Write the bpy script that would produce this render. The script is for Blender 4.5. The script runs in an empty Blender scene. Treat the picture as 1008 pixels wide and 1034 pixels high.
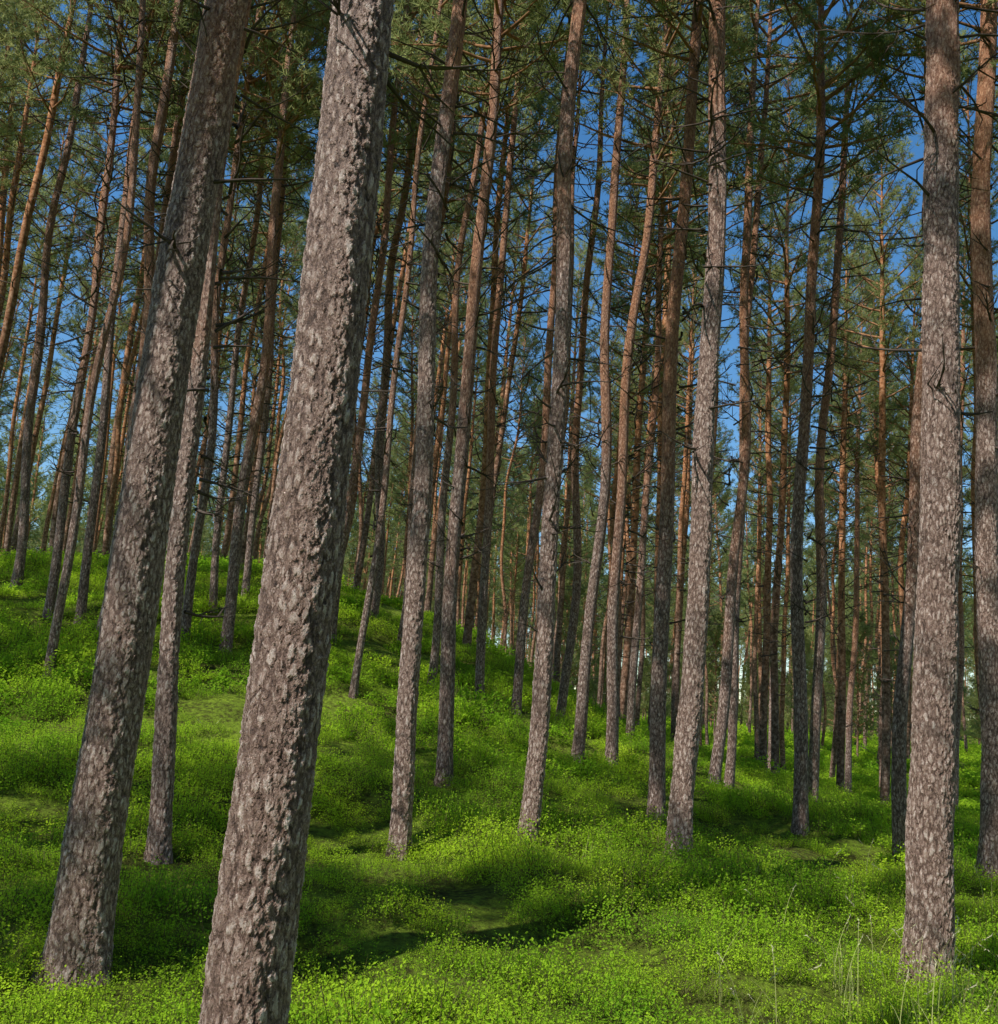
import bpy, math, numpy as np
from mathutils import Vector, Matrix
rng=np.random.default_rng(11)
sc=bpy.context.scene
COL=sc.collection

# ------------------------------------------------------------------ terrain
hx=np.array([-80,-60,-40,-25,-18,-15,-12,-9,-6,-3,0,3,4.6,7,10,14,90.])
hz=np.array([3.5,3.8,4.3,4.8,4.9,5.1,5.5,5.7,5.7,5.1,3.75,2.15,1.6,.8,.2,0,0])
_x=np.linspace(-80,90,1701); _h=np.interp(_x,hx,hz); k=np.exp(-0.5*(np.arange(-30,31)/11.)**2);k/=k.sum()
_h=np.convolve(np.pad(_h,30,mode='edge'),k,mode='valid')
def ss(a,b,t):
    t=np.clip((t-a)/(b-a),0,1); return t*t*(3-2*t)
def terr(x,y):
    x=np.asarray(x,float);y=np.asarray(y,float)
    h=np.interp(x,_x,_h)
    g=ss(5,31,y)*(1-0.55*ss(33,70,y))
    z=h*g+2.3*ss(28,75,y)+9*ss(80,260,y)
    n=0.06*np.sin(x*1.1+y*.5+1)+0.05*np.sin(x*.6-y*1.3)+0.035*np.sin(2.3*x+1.9*y)+0.03*np.sin(-1.7*x+2.9*y+2)
    n=n+0.065*np.sin(x*2.2+1.2*np.sin(y*.9))*np.sin(y*2.0+1.3*np.sin(x*.8)+1)*ss(4,8,y)
    return z+n

# ------------------------------------------------------------------ mesh builder
class MB:
    def __init__(s): s.v=[];s.f=[];s.n=0
    def add(s,v,f,m=0,smooth=False):
        v=np.asarray(v,float).reshape(-1,3); f=np.asarray(f,int)
        s.v.append(v); s.f.append((f+s.n,m,smooth)); s.n+=len(v)
    def mesh(s,name,mats):
        me=bpy.data.meshes.new(name)
        V=np.concatenate(s.v); me.vertices.add(len(V)); me.vertices.foreach_set('co',V.ravel().astype(np.float32))
        li=np.concatenate([f.ravel() for f,_,_ in s.f])
        lt=np.concatenate([np.full(len(f),f.shape[1]) for f,_,_ in s.f])
        mi=np.concatenate([np.full(len(f),m) for f,m,_ in s.f])
        sm=np.concatenate([np.full(len(f),b) for f,_,b in s.f])
        ls=np.concatenate([[0],np.cumsum(lt)[:-1]])
        me.loops.add(len(li)); me.loops.foreach_set('vertex_index',li.astype(np.int32))
        me.polygons.add(len(lt)); me.polygons.foreach_set('loop_start',ls.astype(np.int32))
        me.polygons.foreach_set('material_index',mi.astype(np.int32))
        me.polygons.foreach_set('use_smooth',sm.astype(bool))
        for m in mats: me.materials.append(m)
        me.update(calc_edges=True); me.validate()
        return me
def tube(pts,rad,n=4):
    pts=np.asarray(pts,float); m=len(pts)
    t=np.gradient(pts,axis=0); t/=np.linalg.norm(t,axis=1)[:,None]+1e-9
    ref=np.where(np.abs(t[:,2:3])>0.9,np.array([[1.,0,0]]),np.array([[0,0,1.]]))
    a=np.cross(t,ref); a/=np.linalg.norm(a,axis=1)[:,None]+1e-9; b=np.cross(t,a)
    th=np.arange(n)*2*np.pi/n
    v=pts[:,None]+np.asarray(rad)[:,None,None]*(a[:,None]*np.cos(th)[None,:,None]+b[:,None]*np.sin(th)[None,:,None])
    i=np.arange(m-1)[:,None]*n; j=np.arange(n)[None]; j2=(j+1)%n
    f=np.stack([i+j,i+j2,i+n+j2,i+n+j],-1).reshape(-1,4)
    return v.reshape(-1,3),f
def unit(a): return a/(np.linalg.norm(a,axis=-1,keepdims=True)+1e-9)

# ------------------------------------------------------------------ materials
def newmat(name):
    m=bpy.data.materials.new(name); m.use_nodes=True; nt=m.node_tree; nt.nodes.clear()
    return m,nt,nt.nodes.new
def ramp(nt,stops):
    r=nt.nodes.new('ShaderNodeValToRGB'); e=r.color_ramp.elements
    while len(e)<len(stops): e.new(0.5)
    for el,(p,c) in zip(e,stops): el.position=p; el.color=(*c,1)
    return r
def math_(nt,op,a,b=None,c=None,clamp=False):
    n=nt.nodes.new('ShaderNodeMath'); n.operation=op; n.use_clamp=clamp
    for i,x in enumerate((a,b,c)):
        if x is None: continue
        if isinstance(x,(int,float)): n.inputs[i].default_value=x
        else: nt.links.new(x,n.inputs[i])
    return n.outputs[0]
def bark(name,disp):
    m,nt,N=newmat(name); L=nt.links.new
    out=N('ShaderNodeOutputMaterial'); bs=N('ShaderNodeBsdfPrincipled'); bs.inputs['Roughness'].default_value=0.55
    bs.inputs['Specular IOR Level'].default_value=0.5
    L(bs.outputs[0],out.inputs[0])
    tc=N('ShaderNodeTexCoord'); oi=N('ShaderNodeObjectInfo')
    mp=N('ShaderNodeMapping'); mp.inputs['Scale'].default_value=(1,1,0.42); L(tc.outputs['Object'],mp.inputs[0])
    off=N('ShaderNodeVectorMath'); off.operation='ADD'; L(mp.outputs[0],off.inputs[0])
    cr=N('ShaderNodeCombineXYZ'); L(math_(nt,'MULTIPLY',oi.outputs['Random'],37.0),cr.inputs[2]); L(cr.outputs[0],off.inputs[1])
    wn=N('ShaderNodeTexNoise'); wn.inputs['Scale'].default_value=30; wn.inputs['Detail'].default_value=6; wn.inputs['Roughness'].default_value=.75; L(off.outputs[0],wn.inputs['Vector'])
    sub=N('ShaderNodeVectorMath'); sub.operation='MULTIPLY_ADD'; L(wn.outputs['Color'],sub.inputs[0])
    sub.inputs[1].default_value=(.075,.075,.075); L(off.outputs[0],sub.inputs[2])
    v1=N('ShaderNodeTexVoronoi'); v1.feature='DISTANCE_TO_EDGE'; v1.inputs['Scale'].default_value=28; L(sub.outputs[0],v1.inputs['Vector'])
    v2=N('ShaderNodeTexVoronoi'); v2.inputs['Scale'].default_value=110; L(sub.outputs[0],v2.inputs['Vector'])
    v1c=N('ShaderNodeTexVoronoi'); v1c.inputs['Scale'].default_value=54; L(sub.outputs[0],v1c.inputs['Vector'])
    n1=N('ShaderNodeTexNoise'); n1.inputs['Scale'].default_value=32; n1.inputs['Detail'].default_value=8 if disp else 4; n1.inputs['Roughness'].default_value=.75; L(off.outputs[0],n1.inputs['Vector'])
    mr=N('ShaderNodeMapRange'); mr.inputs['From Max'].default_value=0.26; L(v1.outputs['Distance'],mr.inputs['Value'])
    sep=N('ShaderNodeSeparateColor'); L(v2.outputs['Color'],sep.inputs[0])
    sep1=N('ShaderNodeSeparateColor'); L(v1c.outputs['Color'],sep1.inputs[0])
    h=math_(nt,'MULTIPLY',mr.outputs[0],0.30)
    h=math_(nt,'MULTIPLY_ADD',sep.outputs[0],0.12,h)
    h=math_(nt,'MULTIPLY_ADD',sep1.outputs[0],0.19,h)
    nn=math_(nt,'MULTIPLY_ADD',n1.outputs['Fac'],2.0,-.5)
    h=math_(nt,'MULTIPLY_ADD',nn,0.41,h)
    r=ramp(nt,[(0.18,(.026,.015,.011)),(.38,(.15,.086,.062)),(.56,(.38,.245,.19)),(.8,(.76,.62,.54))]); L(h,r.inputs[0])
    sp=N('ShaderNodeSeparateXYZ'); L(tc.outputs['Object'],sp.inputs[0])
    n2=N('ShaderNodeTexNoise'); n2.inputs['Scale'].default_value=1.6; n2.inputs['Detail'].default_value=4; L(off.outputs[0],n2.inputs['Vector'])
    zz=math_(nt,'MULTIPLY_ADD',n2.outputs['Fac'],7.0,sp.outputs[2]); zz=math_(nt,'MULTIPLY_ADD',oi.outputs['Random'],-3.0,zz)
    of=N('ShaderNodeMapRange'); of.inputs['From Min'].default_value=7.8 if disp else 5.2; of.inputs['From Max'].default_value=11 if disp else 9.5; L(zz,of.inputs['Value'])
    ro=ramp(nt,[(0.18,(.12,.045,.022)),(.42,(.44,.175,.078)),(.8,(.76,.43,.25))]); L(h,ro.inputs[0])
    mx=N('ShaderNodeMix'); mx.data_type='RGBA'; L(of.outputs[0],mx.inputs[0]); L(r.outputs[0],mx.inputs[6]); L(ro.outputs[0],mx.inputs[7])
    L(mx.outputs[2],bs.inputs['Base Color'])
    if disp:
        d=N('ShaderNodeDisplacement'); d.inputs['Scale'].default_value=0.026; d.inputs['Midlevel'].default_value=0.55; L(h,d.inputs['Height']); L(d.outputs[0],out.inputs['Displacement'])
        m.displacement_method='BOTH'
    else:
        b=N('ShaderNodeBump'); b.inputs['Distance'].default_value=0.035; b.inputs['Strength'].default_value=1; L(h,b.inputs['Height']); L(b.outputs[0],bs.inputs['Normal'])
    return m
BARKN=bark('pine_bark_detailed',True); BARK=bark('pine_bark',False)
def farbark():
    m,nt,N=newmat('pine_bark_far'); L=nt.links.new
    out=N('ShaderNodeOutputMaterial'); bs=N('ShaderNodeBsdfDiffuse'); L(bs.outputs[0],out.inputs[0])
    tc=N('ShaderNodeTexCoord'); oi=N('ShaderNodeObjectInfo')
    n1=N('ShaderNodeTexNoise'); n1.inputs['Scale'].default_value=11; n1.inputs['Detail'].default_value=3; n1.inputs['Roughness'].default_value=.7; L(tc.outputs['Object'],n1.inputs['Vector'])
    r=ramp(nt,[(0.3,(.05,.03,.023)),(.5,(.21,.135,.10)),(.7,(.48,.36,.30))]); L(n1.outputs['Fac'],r.inputs[0])
    ro=ramp(nt,[(0.3,(.15,.06,.03)),(.5,(.45,.20,.095)),(.7,(.70,.40,.23))]); L(n1.outputs['Fac'],ro.inputs[0])
    sp=N('ShaderNodeSeparateXYZ'); L(tc.outputs['Object'],sp.inputs[0])
    zz=math_(nt,'MULTIPLY_ADD',oi.outputs['Random'],-4.5,sp.outputs[2]); zz=math_(nt,'MULTIPLY_ADD',n1.outputs['Fac'],3.0,zz)
    of=N('ShaderNodeMapRange'); of.inputs['From Min'].default_value=.5; of.inputs['From Max'].default_value=8.0; L(zz,of.inputs['Value'])
    mx=N('ShaderNodeMix'); mx.data_type='RGBA'; L(of.outputs[0],mx.inputs[0]); L(r.outputs[0],mx.inputs[6]); L(ro.outputs[0],mx.inputs[7])
    L(mx.outputs[2],bs.inputs['Color'])
    return m
BARKF=farbark()

def leafmat(name,c1,c2,trans,posvar=None,isl=.5,vb=1.3,orn=.45):
    m,nt,N=newmat(name); L=nt.links.new
    out=N('ShaderNodeOutputMaterial'); bs=N('ShaderNodeBsdfDiffuse')
    tr=N('ShaderNodeBsdfTranslucent'); ms=N('ShaderNodeMixShader'); ms.inputs[0].default_value=trans
    oi=N('ShaderNodeObjectInfo'); geo=N('ShaderNodeNewGeometry')
    f=math_(nt,'MULTIPLY',oi.outputs['Random'],orn)
    f=math_(nt,'MULTIPLY_ADD',geo.outputs['Random Per Island'],isl,f,clamp=True)
    if posvar:
        nz=N('ShaderNodeTexNoise'); nz.inputs['Scale'].default_value=posvar; nz.inputs['Detail'].default_value=1; L(geo.outputs['Position'],nz.inputs['Vector'])
        nn=math_(nt,'MULTIPLY_ADD',nz.outputs['Fac'],2.4,-1.05)
        f=math_(nt,'MULTIPLY_ADD',nn,0.75,f,clamp=True)
    mx=N('ShaderNodeMix'); mx.data_type='RGBA'; L(f,mx.inputs[0]); mx.inputs[6].default_value=(*c1,1); mx.inputs[7].default_value=(*c2,1)
    L(mx.outputs[2],bs.inputs['Color'])
    hs=N('ShaderNodeHueSaturation'); hs.inputs['Hue'].default_value=0.49; hs.inputs['Value'].default_value=vb; L(mx.outputs[2],hs.inputs['Color'])
    L(hs.outputs[0],tr.inputs[0])
    L(bs.outputs[0],ms.inputs[1]); L(tr.outputs[0],ms.inputs[2]); L(ms.outputs[0],out.inputs[0])
    return m
NEED=leafmat('pine_needles',(.14,.195,.068),(.42,.44,.165),.5,vb=1.4)
BILB=leafmat('bilberry_leaves',(.20,.41,.024),(.56,.76,.045),.47,posvar=.6,isl=.28,vb=1.35,orn=.3)
GRAS=leafmat('grass_blades',(.34,.38,.11),(.6,.58,.26),.35)
SEED=leafmat('grass_seedheads',(.6,.53,.36),(.75,.7,.5),.3)
def plain(name,c,r=.9):
    m,nt,N=newmat(name); out=N('ShaderNodeOutputMaterial'); bs=N('ShaderNodeBsdfDiffuse'); nt.links.new(bs.outputs[0],out.inputs[0])
    nz=N('ShaderNodeTexNoise'); nz.inputs['Scale'].default_value=9; nz.inputs['Detail'].default_value=2
    tc=N('ShaderNodeTexCoord'); nt.links.new(tc.outputs['Object'],nz.inputs['Vector'])
    rp=ramp(nt,[(.3,tuple(x*.55 for x in c)),(.7,tuple(min(1,x*1.3) for x in c))]); nt.links.new(nz.outputs['Fac'],rp.inputs[0]); nt.links.new(rp.outputs[0],bs.inputs['Color'])
    return m
DEAD=plain('dead_branch_wood',(.11,.085,.07)); LIMB=plain('orange_limb_bark',(.36,.19,.10)); STEM=plain('stem',(.12,.12,.04))
def groundmat():
    m,nt,N=newmat('forest_floor_moss'); L=nt.links.new
    out=N('ShaderNodeOutputMaterial'); bs=N('ShaderNodeBsdfPrincipled'); bs.inputs['Roughness'].default_value=.95; bs.inputs['Specular IOR Level'].default_value=.1; L(bs.outputs[0],out.inputs[0])
    tc=N('ShaderNodeTexCoord')
    a=N('ShaderNodeTexNoise'); a.inputs['Scale'].default_value=.45; a.inputs['Detail'].default_value=5; a.inputs['Roughness'].default_value=.65; L(tc.outputs['Object'],a.inputs['Vector'])
    b=N('ShaderNodeTexNoise'); b.inputs['Scale'].default_value=14; b.inputs['Detail'].default_value=7; b.inputs['Roughness'].default_value=.7; L(tc.outputs['Object'],b.inputs['Vector'])
    f=math_(nt,'MULTIPLY_ADD',b.outputs['Fac'],.65,math_(nt,'MULTIPLY',a.outputs['Fac'],.5))
    r=ramp(nt,[(.41,(.035,.024,.012)),(.52,(.09,.10,.018)),(.63,(.20,.29,.027)),(.8,(.40,.50,.045))]); L(f,r.inputs[0]); L(r.outputs[0],bs.inputs['Base Color'])
    bp=N('ShaderNodeBump'); bp.inputs['Distance'].default_value=.1; bp.inputs['Strength'].default_value=1; L(b.outputs['Fac'],bp.inputs['Height']); L(bp.outputs[0],bs.inputs['Normal'])
    return m
GROUND=groundmat()

# ------------------------------------------------------------------ ground
def axis(lo,hi,d0,g):
    a=[0]
    while a[-1]<hi: a.append(a[-1]+d0+g*abs(a[-1]))
    b=[0]
    while b[-1]>lo: b.append(b[-1]-d0-g*abs(b[-1]))
    return np.array(sorted(set(a+b)))
gx=axis(-600,600,.14,.018); gy=axis(-500,700,.14,.013)
X,Y=np.meshgrid(gx,gy); Z=terr(X,Y)+0.02*np.sin(X*5.3+Y*3.1)+0.015*np.sin(X*7.7-Y*6.1)
nx,ny=len(gx),len(gy); i=np.arange(ny-1)[:,None]*nx+np.arange(nx-1)[None]
g=MB(); g.add(np.stack([X,Y,Z],-1),np.stack([i,i+1,i+nx+1,i+nx],-1).reshape(-1,4),0,True)
go=bpy.data.objects.new('ground',g.mesh('ground',[GROUND])); COL.objects.link(go)

# ------------------------------------------------------------------ pine crowns
def needles(mb,Pp,D,n,L,w,mat):
    m=len(Pp); 
    d=unit(np.repeat(unit(D),n,0)*.55+unit(rng.normal(size=(m*n,3))))
    p=np.repeat(Pp,n,0)+d*rng.uniform(0,.25,(m*n,1))*L
    l=L*rng.uniform(.6,1.15,(m*n,1)); s=unit(np.cross(d,rng.normal(size=(m*n,3))))*w*.5
    V=np.stack([p-s,p+s,p+d*l],1).reshape(-1,3)
    mb.add(V,np.arange(m*n*3).reshape(-1,3),mat)
def crown(mb,H,h0,seed,nb=56,mats=(1,2,3),lod=0,nd=44,ml=2.25):
    global rng
    old=rng; rng=np.random.default_rng(seed)
    Ns,Nd=[],[]
    for b in range(nb):
        u=((b+rng.uniform(0,1))/nb)**.9; h=h0+(H-h0)*u*.98
        az=b*2.4+rng.normal()*.5
        Lb=(ml*(1-u)**.55*min(1,.55+u*2)+.3)*rng.uniform(.55,1.15)
        if rng.random()<.12: continue
        el0=math.radians(rng.uniform(0,28)+38*u); el1=el0+math.radians(rng.uniform(5,30))
        n=7 if not lod else 4; t=np.linspace(0,1,n); el=el0+(el1-el0)*t; aa=az+np.cumsum(rng.normal(size=n)*.12)
        st=np.stack([np.cos(aa)*np.cos(el),np.sin(aa)*np.cos(el),np.sin(el)],-1)*Lb/(n-1); st[0]=0
        pts=np.cumsum(st,0)+[0,0,h]
        v,f=tube(pts,np.linspace(.013+.012*Lb,.006,n),4 if not lod else 3); mb.add(v,f,mats[1],True)
        nt=int(4+Lb*5.2)
        for q in range(nt):
            s=.28+.72*(q+rng.random())/nt; k=min(s*(n-1),n-1.01); i0=int(k); p0=pts[i0]+(pts[i0+1]-pts[i0])*(k-i0)
            d=unit(st[min(i0+1,n-1)]); side=unit(np.cross(d,[0,0,1]))*(1 if rng.random()<.5 else -1)
            dd=unit(d*.7+side*rng.uniform(.3,1.1)+np.array([0,0,rng.uniform(-.15,.75)]))
            lt=rng.uniform(.25,.75)*(1.1-.5*s)
            p1=p0+dd*lt+[0,0,.06*lt]
            if not lod:
                v,f=tube([p0,p1],[.007,.004],3); mb.add(v,f,mats[1])
            nk=max(2,int(lt/(.12 if not lod else .19)))
            tt=np.linspace(.35,1.05,nk)[:,None]
            Ns.append(p0+(p1-p0)*tt+rng.normal(size=(nk,3))*.05); Nd.append(np.repeat(unit(dd+[0,0,.4])[None],nk,0))
    if lod: needles(mb,np.concatenate(Ns),np.concatenate(Nd),7,.23,.05,mats[0])
    else: needles(mb,np.concatenate(Ns),np.concatenate(Nd),12,.155,.021,mats[0])
    for b in range(nd):
        h=h0*(.2+.95*rng.random()**.75); az=rng.uniform(0,6.28); Lb=rng.uniform(.25,1.0)*(0.35+1.8*h/h0)*.78
        n=7; el=math.radians(rng.uniform(-25,35))+np.linspace(0,rng.uniform(-.5,.8),n); aa=az+np.cumsum(rng.normal(size=n)*.16)
        st=np.stack([np.cos(aa)*np.cos(el),np.sin(aa)*np.cos(el),np.sin(el)],-1)*Lb/(n-1); st[0]=0
        pts=np.cumsum(st,0)+[0,0,h]
        v,f=tube(pts,np.linspace(.019,.005,n),4); mb.add(v,f,mats[2],True)
        for q in range(rng.integers(1,7)):
            i0=rng.integers(2,n-1); dd=unit(unit(st[i0])+rng.normal(size=3)*.7); lt=rng.uniform(.12,.55)
            v,f=tube([pts[i0],pts[i0]+dd*lt*.5+rng.normal(size=3)*.03,pts[i0]+dd*lt],[.008,.006,.003],3); mb.add(v,f,mats[2])
    rng=old
def trunk(mb,H,r0,seed,fine_to=0,fine=0.01,nc=16,mat=0,bow=.1,flare=.3):
    g=np.random.default_rng(seed)
    a=list(np.arange(-.25,fine_to,fine)) if fine_to else [-.25,0,.08,.2,.4,.7]
    a+=list(np.linspace(a[-1]+.25,H,int(H*1.8)))
    h=np.array(a); hh=np.maximum(h,0)
    r=r0*(1-.42*(hh/H)); r*=np.where(hh>H*.6,1-.93*((hh-H*.6)/(H*.4))**1.1,1)
    r=r+r0*flare*np.exp(-hh/.16)+r0*.06*np.exp(-hh/.9)
    p1,p2=g.uniform(0,6.28,2); k1=g.uniform(.35,.6)
    bx=bow*(np.sin(h*k1+p1)-np.sin(p1))*.8+bow*.3*(np.sin(h*1.3+p2)-np.sin(p2)); by=bow*(np.sin(h*k1*.9+p2)-np.sin(p2))*.6
    fade=np.clip(1-(hh-9)/5,0,1); bx*=fade; by*=fade
    th=np.arange(nc)*2*np.pi/nc
    A=np.stack([np.cos(th),np.sin(th)],-1)
    R=r[:,None]*np.ones(nc)[None]
    for _ in range(9):
        m=g.integers(1,5); w=g.uniform(.6,7); R*=1+g.uniform(.006,.018)*np.sin(m*th[None]+w*h[:,None]+g.uniform(0,6.28))
    R*=1+(.09*np.exp(-hh/.2))[:,None]*np.sin(5*th+p1)[None]
    V=np.zeros((len(h),nc,3)); V[...,0]=bx[:,None]+R*A[None,:,0]; V[...,1]=by[:,None]+R*A[None,:,1]; V[...,2]=h[:,None]
    i=np.arange(len(h)-1)[:,None]*nc; j=np.arange(nc)[None]; j2=(j+1)%nc
    mb.add(V,np.stack([i+j,i+j2,i+nc+j2,i+nc+j],-1).reshape(-1,4),mat,True)

CR=[]
CH=[(20,10.8),(19,10.0),(21,11.8),(18,9.5),(20,10.5),(21.5,12.6),(20,14.0)]
for i,(H,h0) in enumerate(CH):
    mb=MB(); crown(mb,H,h0,100+i,mats=(0,1,2),nb=56 if i<6 else 24,ml=2.25 if i<6 else 1.7); CR.append(mb.mesh('pine_crown',[NEED,LIMB,DEAD]))

# hand placed trees (metres): x, y, sideways lean, radius
TR=[(-2.27,6.29,-.0008,.168),(-.81,4.03,-.0019,.152),(-.75,10.53,-.0133,.106),(-.44,13.08,-.0095,.100),(.55,11.08,.003,.104),(2.20,11.27,.0106,.130),(2.33,13.47,.0155,.108),
(2.19,17.28,.0277,.10),(1.61,17.21,.0128,.10),(4.5,14.44,.0189,.098),(5.59,13.66,.0503,.094),(3.45,7.97,.0326,.165),(6.0,12.1,.032,.145),(-2.77,9.28,-.03,.095),
(-6.43,14.94,-.04,.068),(-4.71,18.09,-.02,.105),(-2.11,16.24,.0266,.060),(-3.14,19.97,.0126,.09)]
raw="-27 227 -16 115;-19 217 11 97;-1 189 -13 85;6 193 11 88;15 202 10 90;-68 177 -30 115;-75 184 -45 84;-81 184 -45 84;-102 214 -45 100;-56 202 -30 76;-54 218 -30 80;62 192 45 100;125 349 32 110;40 177 33 100;44 182 33 82;29 201 18 82;111 394 34 120;146 317 45 120;-10 182 16 76;-37 194 -10 80;12 222 2 82;-55 182 -20 82;-74 204 -40 84;49 238 17 86"
for s in raw.split(';'):
    a=[float(q) for q in s.split()]; TR.append((a[0]/10,a[1]/10,a[2]/1000,a[3]/1000))
HERO={0:(6.6,.011,120),1:(5.6,.0075,150),11:(8,.012,110),2:(6,.022,48),4:(6,.022,48),5:(6,.022,52),13:(5,.022,44),12:(5,.025,48)}
SPARSE={8,20,21,22,38,26,31}
for i,(x,y,lx,r) in enumerate(TR):
    ci=5 if i in (0,1,2) else (6 if i in SPARSE else i%6)
    H,h0=CH[ci]; 
    mb=MB()
    if i in HERO:
        ft,fi,nc=HERO[i]; trunk(mb,H,r,500+i,ft,fi,nc,0,.03 if i<2 or i==11 else .08)
        me=mb.mesh('pine_tree',[BARKN])
    else:
        trunk(mb,H,r,500+i,0,0,18,0,rng.uniform(.06,.17)); me=mb.mesh('pine_tree',[BARK])
    o=bpy.data.objects.new('pine_tree',me); COL.objects.link(o)
    z=float(terr(x,y)); d=Vector((lx,0,1)).normalized()
    o.location=(x,y,z-.03); o.rotation_mode='QUATERNION'
    o.rotation_quaternion=Vector((0,0,1)).rotation_difference(d)
    c=bpy.data.objects.new('crown',CR[ci]); COL.objects.link(c); c.parent=o; c.rotation_euler=(0,0,rng.uniform(0,6.28)); 

# ------------------------------------------------------------------ instancing helper
def scatter(name,colname,objs,pts,rot,scl,idx,keep=None):
    col=bpy.data.collections.new(colname)
    for o in objs: col.objects.link(o)
    me=bpy.data.meshes.new(name); n=len(pts); me.vertices.add(n); me.vertices.foreach_set('co',np.asarray(pts,np.float32).ravel())
    for nm,ty,dat,key in (('rot','FLOAT_VECTOR',rot,'vector'),('scl','FLOAT_VECTOR',scl,'vector'),('idx','INT',idx,'value')):
        at=me.attributes.new(nm,ty,'POINT'); at.data.foreach_set(key,np.asarray(dat,np.int32 if ty=='INT' else np.float32).ravel())
    me.update()
    o=bpy.data.objects.new(name,me); COL.objects.link(o)
    ng=bpy.data.node_groups.new(name+'_scatter','GeometryNodeTree')
    ng.interface.new_socket('Geometry',in_out='INPUT',socket_type='NodeSocketGeometry'); ng.interface.new_socket('Geometry',in_out='OUTPUT',socket_type='NodeSocketGeometry')
    gi=ng.nodes.new('NodeGroupInput'); gout=ng.nodes.new('NodeGroupOutput'); iop=ng.nodes.new('GeometryNodeInstanceOnPoints'); ci=ng.nodes.new('GeometryNodeCollectionInfo')
    ci.inputs['Collection'].default_value=col; ci.inputs['Separate Children'].default_value=True; ci.inputs['Reset Children'].default_value=True
    iop.inputs['Pick Instance'].default_value=True
    def na(nm,ty):
        a=ng.nodes.new('GeometryNodeInputNamedAttribute'); a.data_type=ty; a.inputs['Name'].default_value=nm
        return [s for s in a.outputs if s.enabled and s.name=='Attribute'][0]
    L=ng.links.new
    L(gi.outputs[0],iop.inputs['Points']); L(ci.outputs[0],iop.inputs['Instance']); L(na('idx','INT'),iop.inputs['Instance Index'])
    L(na('rot','FLOAT_VECTOR'),iop.inputs['Rotation']); L(na('scl','FLOAT_VECTOR'),iop.inputs['Scale']); L(iop.outputs[0],gout.inputs[0])
    md=o.modifiers.new('scatter','NODES'); md.node_group=ng
    return o

# ------------------------------------------------------------------ surrounding forest (one instanced object)
FO=[]
for i,(H,h0) in enumerate(CH[:6]):
    mb=MB(); trunk(mb,H,[.11,.095,.12,.085,.105,.13][i],900+i,0,0,10,3,[.12,.2,.1,.26,.15,.08][i]); crown(mb,H,h0,100+i,mats=(0,1,2))
    FO.append(bpy.data.objects.new('forest_pine_%s'%'abcdef'[i],mb.mesh('forest_pine',[NEED,LIMB,DEAD,BARKF])))
for i,(H,h0) in enumerate(CH[:4]):     # lighter versions for far away
    mb=MB(); trunk(mb,H,.11,950+i,0,0,6,3,.12); crown(mb,H,h0-2.0,200+i,nb=56,mats=(0,1,2),lod=1,nd=10)
    FO.append(bpy.data.objects.new('forest_pine_g%s'%'abcd'[i],mb.mesh('forest_pine',[NEED,LIMB,DEAD,BARKF])))
for i,H in enumerate((7.5,6)):        # young pines
    mb=MB(); trunk(mb,H,.06,970+i,0,0,6,3,.05); crown(mb,H,1.0,220+i,nb=50,mats=(0,1,2),lod=1,nd=2,ml=1.7)
    FO.append(bpy.data.objects.new('forest_pine_y%s'%'ab'[i],mb.mesh('forest_pine',[NEED,LIMB,DEAD,BARKF])))
el=math.radians(49); az=math.radians(-126)      # sun: azimuth from +Y towards +X
sx,sy=math.sin(az),math.cos(az)
pl=[(a[0],a[1]) for a in TR]; grid={}
def addg(p): grid.setdefault((int(p[0]//4),int(p[1]//4)),[]).append(p)
for p in pl: addg(p)
FP=[(-2.27+sx*9.5-.6,6.29+sy*9.5+.9),(-2.27+sx*12.5-.6,6.29+sy*12.5+1.0)];FI=[1,4]  # two unseen trees added towards the sun to shade the left near trunk
for p in FP: addg(p)
r2=np.random.default_rng(77)
CORR=[(-.81,4.03,2.2),(3.45,7.97,1.6),(-7,13,2.0)]
for _ in range(18000):
    y=r2.uniform(-34,200); x=r2.uniform(-1,1)*(max(26,abs(y)*.66+10))
    d=math.hypot(x,y)
    if d<3.2: continue
    if y>0 and d<24 and abs(x)<y*.60+1.2 : continue       # the trees that stand here are placed above
    if 23<y<44 and abs(x-.055*y)<1.7: continue            # small glade behind the middle trees
    if x<-4 and y>34 and r2.random()<.35: continue
    skip=False
    for (qx,qy,hw) in CORR:                               # gaps cut in the stand so sun reaches two trunks and the hill
        t=(x-qx)*sx+(y-qy)*sy; s=abs((x-qx)*sy-(y-qy)*sx)
        if 3<t<17 and s<hw: skip=True
    if skip: continue
    md=(2.8 if y<8 else 2.45) if d<60 else 2.7
    cx,cy=int(x//4),int(y//4); ok=True
    for a in (-1,0,1):
        for b in (-1,0,1):
            for q in grid.get((cx+a,cy+b),()):
                if (q[0]-x)**2+(q[1]-y)**2<md*md: ok=False
    if not ok: continue
    if r2.random()<(.8 if y<10 else .76): continue
    FP.append((x,y)); addg((x,y))
    if d>55 and x>2 and r2.random()<.3: FI.append(r2.integers(10,12))
    else: FI.append(r2.integers(0,6) if d<62 else r2.integers(6,10))
FP=np.array(FP); n=len(FP)
fr=np.stack([r2.normal(size=n)*.025,r2.normal(size=n)*.025+.015,r2.uniform(0,6.28,n)],-1)
fs=r2.uniform(.85,1.12,n)[:,None]*np.ones(3)[None]
scatter('distant_pine_forest','distant_pine_forest_trees',FO,np.c_[FP,terr(FP[:,0],FP[:,1])-.05],fr,fs,np.array(FI))
print('forest',n)

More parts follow.
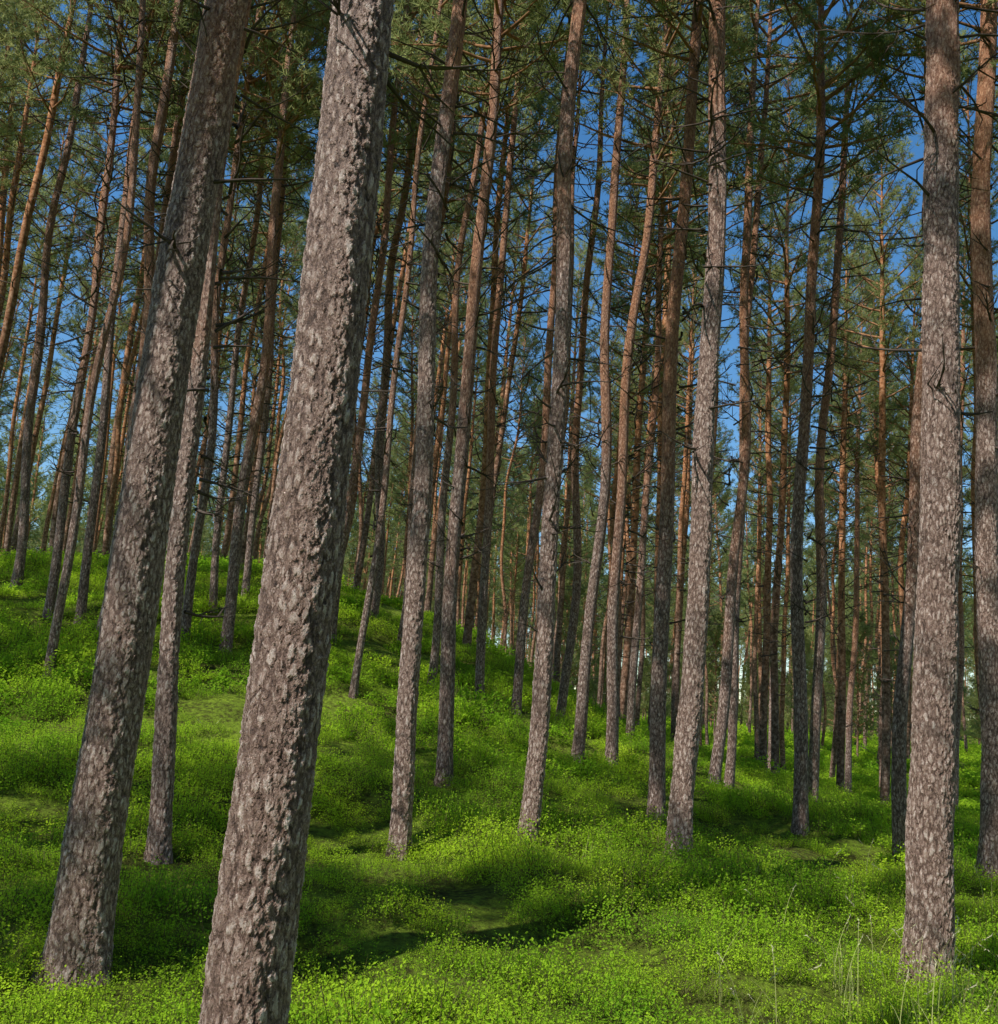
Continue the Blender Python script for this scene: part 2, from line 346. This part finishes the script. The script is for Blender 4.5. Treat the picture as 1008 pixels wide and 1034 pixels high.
# ------------------------------------------------------------------ bilberry undergrowth
def leafclump(seed,nl,R,Hh,ll,lw):
    g=np.random.default_rng(seed); mb=MB()
    ns=int(nl/11); S=[]
    for s in range(ns):
        a=g.uniform(0,6.28); rr=R*math.sqrt(g.random()); b=np.array([rr*math.cos(a),rr*math.sin(a),-.04])
        top=b+np.array([g.normal()*.05,g.normal()*.05,Hh*g.uniform(.35,1.15)*(1-.35*rr/R)+.04])
        v,f=tube([b,(b+top)/2+g.normal(size=3)*.012,top],[.0022,.002,.0012],3); mb.add(v,f,1)
        t=g.uniform(.4,1.05,11)[:,None]; S.append(b+(top-b)*t+g.normal(size=(11,3))*[.026,.026,.012])
    C=np.concatenate(S); m=len(C)
    az=g.uniform(0,6.28,m); el=g.uniform(-.3,.95,m)
    d=np.stack([np.cos(az)*np.cos(el),np.sin(az)*np.cos(el),np.sin(el)],-1); s=unit(np.cross(d,np.array([0,0,1.])+g.normal(size=(m,3))*.5))
    l=ll*g.uniform(.65,1.2,m)[:,None]; w=lw*g.uniform(.7,1.2,m)[:,None]*.5; up=np.cross(s,d)
    V=np.stack([C,C+d*l*.45+s*w+up*l*.08,C+d*l,C+d*l*.45-s*w+up*l*.08],1).reshape(-1,3)
    q=np.arange(m)[:,None]*4
    mb.add(V,np.concatenate([q+[0,1,2],q+[0,2,3]]),0)
    return mb.mesh('bilberry',[BILB,STEM])
BO=[bpy.data.objects.new('bilberry_plant_%s'%'abcd'[i],leafclump(30+i,860,.33,.25,.023,.015)) for i in range(3)]
BO.append(bpy.data.objects.new('bilberry_plant_e',leafclump(40,480,.30,.22,.042,.027)))
BO.append(bpy.data.objects.new('bilberry_plant_f',leafclump(41,480,.30,.22,.042,.027)))
def patch(x,y):
    return .5+.22*np.sin(x*.9+1.3*np.sin(y*.5)+.5)+.22*np.sin(y*1.1+1.1*np.sin(x*.7)+2)+.15*np.sin(2.1*x-1.7*y)
pts=[];sc_=[];ix=[]
r3=np.random.default_rng(5)
for d0,d1,den,s0,lo,hi in ((2.2,8,18,.86,0,3),(8,14,12,1.0,0,3),(14,26,7,1.2,0,5),(26,45,2.8,1.7,3,5),(45,75,1.1,2.5,3,5),(75,130,.35,3.6,3,5)):
    A=(d1*d1-d0*d0)*.75; m=int(A*den); d=np.sqrt(r3.uniform(d0*d0,d1*d1,m)); th=r3.uniform(-.75,.75,m)
    x=d*np.sin(th); y=d*np.cos(th); pc=patch(x,y)
    keep=r3.random(m)<np.clip(.45+1.3*pc,.35,1); x,y,pc=x[keep],y[keep],pc[keep]
    pts.append(np.c_[x,y,terr(x,y)-.02]); s=s0*r3.uniform(.5,1.25,len(x))*(.68+.55*np.clip(pc,0,1))
    sc_.append(np.c_[s,s,s*r3.uniform(.65,1.3,len(x))*(1 if d0<26 else .7)]); ix.append(r3.integers(lo,hi,len(x)))
m=1000; d=np.sqrt(r3.uniform(2.5**2,12**2,m)); th=r3.uniform(.75,2*np.pi-.75,m); x=d*np.sin(th); y=d*np.cos(th)
pts.append(np.c_[x,y,terr(x,y)-.02]); s=1.3*r3.uniform(.6,1.15,m); sc_.append(np.c_[s,s,s]); ix.append(r3.integers(0,5,m))
pts=np.concatenate(pts); n=len(pts); print('bilberry',n)
scatter('bilberry_undergrowth','bilberry_plants',BO,pts,np.stack([r3.normal(size=n)*.2,r3.normal(size=n)*.2,r3.uniform(0,6.28,n)],-1),np.concatenate(sc_),np.concatenate(ix))

# ------------------------------------------------------------------ grass tufts
def grass(seed,nb,Hh,seedy):
    g=np.random.default_rng(seed); mb=MB()
    for b in range(nb):
        a=g.uniform(0,6.28); p=np.array([g.normal()*.07,g.normal()*.07,-.02]); L=Hh*g.uniform(.6,1.1); bend=g.uniform(.1,.6)
        t=np.linspace(0,1,7); out=np.array([math.cos(a),math.sin(a),0])
        c=p+out[None]*(L*bend*t**2)[:,None]+np.array([0,0,1])[None]*(L*(t-.35*bend*t**3))[:,None]
        s=np.array([-math.sin(a),math.cos(a),0])*.0028; w=(1-t**2*.75)[:,None]
        V=np.stack([c-s*w,c+s*w],1).reshape(-1,3); q=np.arange(6)[:,None]*2
        mb.add(V,q+[0,1,3,2],0)
        if seedy and b%2==0:
            e=c[-1]; dd=unit(c[-1]-c[-2])
            for kq in range(10):
                pp=e-dd*.010*kq; d2=unit(dd+g.normal(size=3)*.4)*.022; s2=unit(np.cross(d2,g.normal(size=3)))*.0035
                mb.add([pp-s2,pp+s2,pp+d2],[[0,1,2]],1)
    return mb.mesh('grass',[GRAS,SEED])
GO=[bpy.data.objects.new('grass_tuft_%s'%'abc'[i],grass(60+i,[5,4,3][i],[.55,.66,.75][i],i>0)) for i in range(3)]
gp=[]
for cx,cy,sg,m in ((1.9,6.0,.6,8),(3.2,7.0,.6,28),(3,11,2.5,8),(5,9,1.5,10),(2.7,6.2,.4,12)):
    gp.append(np.c_[r3.normal(cx,sg,m),r3.normal(cy,sg*.7,m)])
gp=np.concatenate(gp); gp=gp[np.hypot(gp[:,0],gp[:,1])>4.6]; n=len(gp); s=r3.uniform(.6,1.1,n)
scatter('grass_tufts','grass_tuft_plants',GO,np.c_[gp,terr(gp[:,0],gp[:,1])],np.stack([np.zeros(n),np.zeros(n),r3.uniform(0,6.28,n)],-1),np.c_[s,s,s],r3.integers(0,3,n))

# ------------------------------------------------------------------ light
sd=Vector((math.sin(az)*math.cos(el),math.cos(az)*math.cos(el),math.sin(el)))
ld=bpy.data.lights.new('sun','SUN'); ld.energy=5; ld.angle=math.radians(.5); ld.color=(1,.97,.91)
lo=bpy.data.objects.new('sun',ld); COL.objects.link(lo); lo.rotation_mode='QUATERNION'; lo.rotation_quaternion=sd.to_track_quat('Z','Y'); lo.location=(-20,-10,40)
w=bpy.data.worlds.new('World'); sc.world=w; w.use_nodes=True; nt=w.node_tree
bg=nt.nodes['Background']; sky=nt.nodes.new('ShaderNodeTexSky'); sky.sky_type='NISHITA'; sky.sun_disc=False; sky.sun_elevation=el; sky.sun_rotation=az
sky.ozone_density=1.5; sky.air_density=1.15; sky.dust_density=.1
hs=nt.nodes.new('ShaderNodeHueSaturation'); hs.inputs['Saturation'].default_value=1.33; hs.inputs['Value'].default_value=1.1; nt.links.new(sky.outputs[0],hs.inputs['Color'])
nt.links.new(hs.outputs[0],bg.inputs[0]); bg.inputs[1].default_value=.14
sc.view_settings.view_transform='Standard'; sc.view_settings.look='None'; sc.view_settings.exposure=0

# ------------------------------------------------------------------ camera
Pp=math.radians(12.1); RO=math.radians(4.2)
Fv=Vector((0,math.cos(Pp),math.sin(Pp))); U0=Vector((0,-math.sin(Pp),math.cos(Pp))); R0=Vector((1,0,0))
Uv=U0*math.cos(RO)-R0*math.sin(RO); Rv=R0*math.cos(RO)+U0*math.sin(RO)
cd=bpy.data.cameras.new('camera'); cam=bpy.data.objects.new('camera',cd); COL.objects.link(cam)
M=Matrix((Rv,Uv,-Fv)).transposed().to_4x4(); M.translation=Vector((0,0,float(terr(0,0))+1.6)); cam.matrix_world=M
cd.sensor_fit='HORIZONTAL'; cd.sensor_width=36; cd.lens=36; cd.clip_start=.05; cd.clip_end=2000
sc.camera=cam
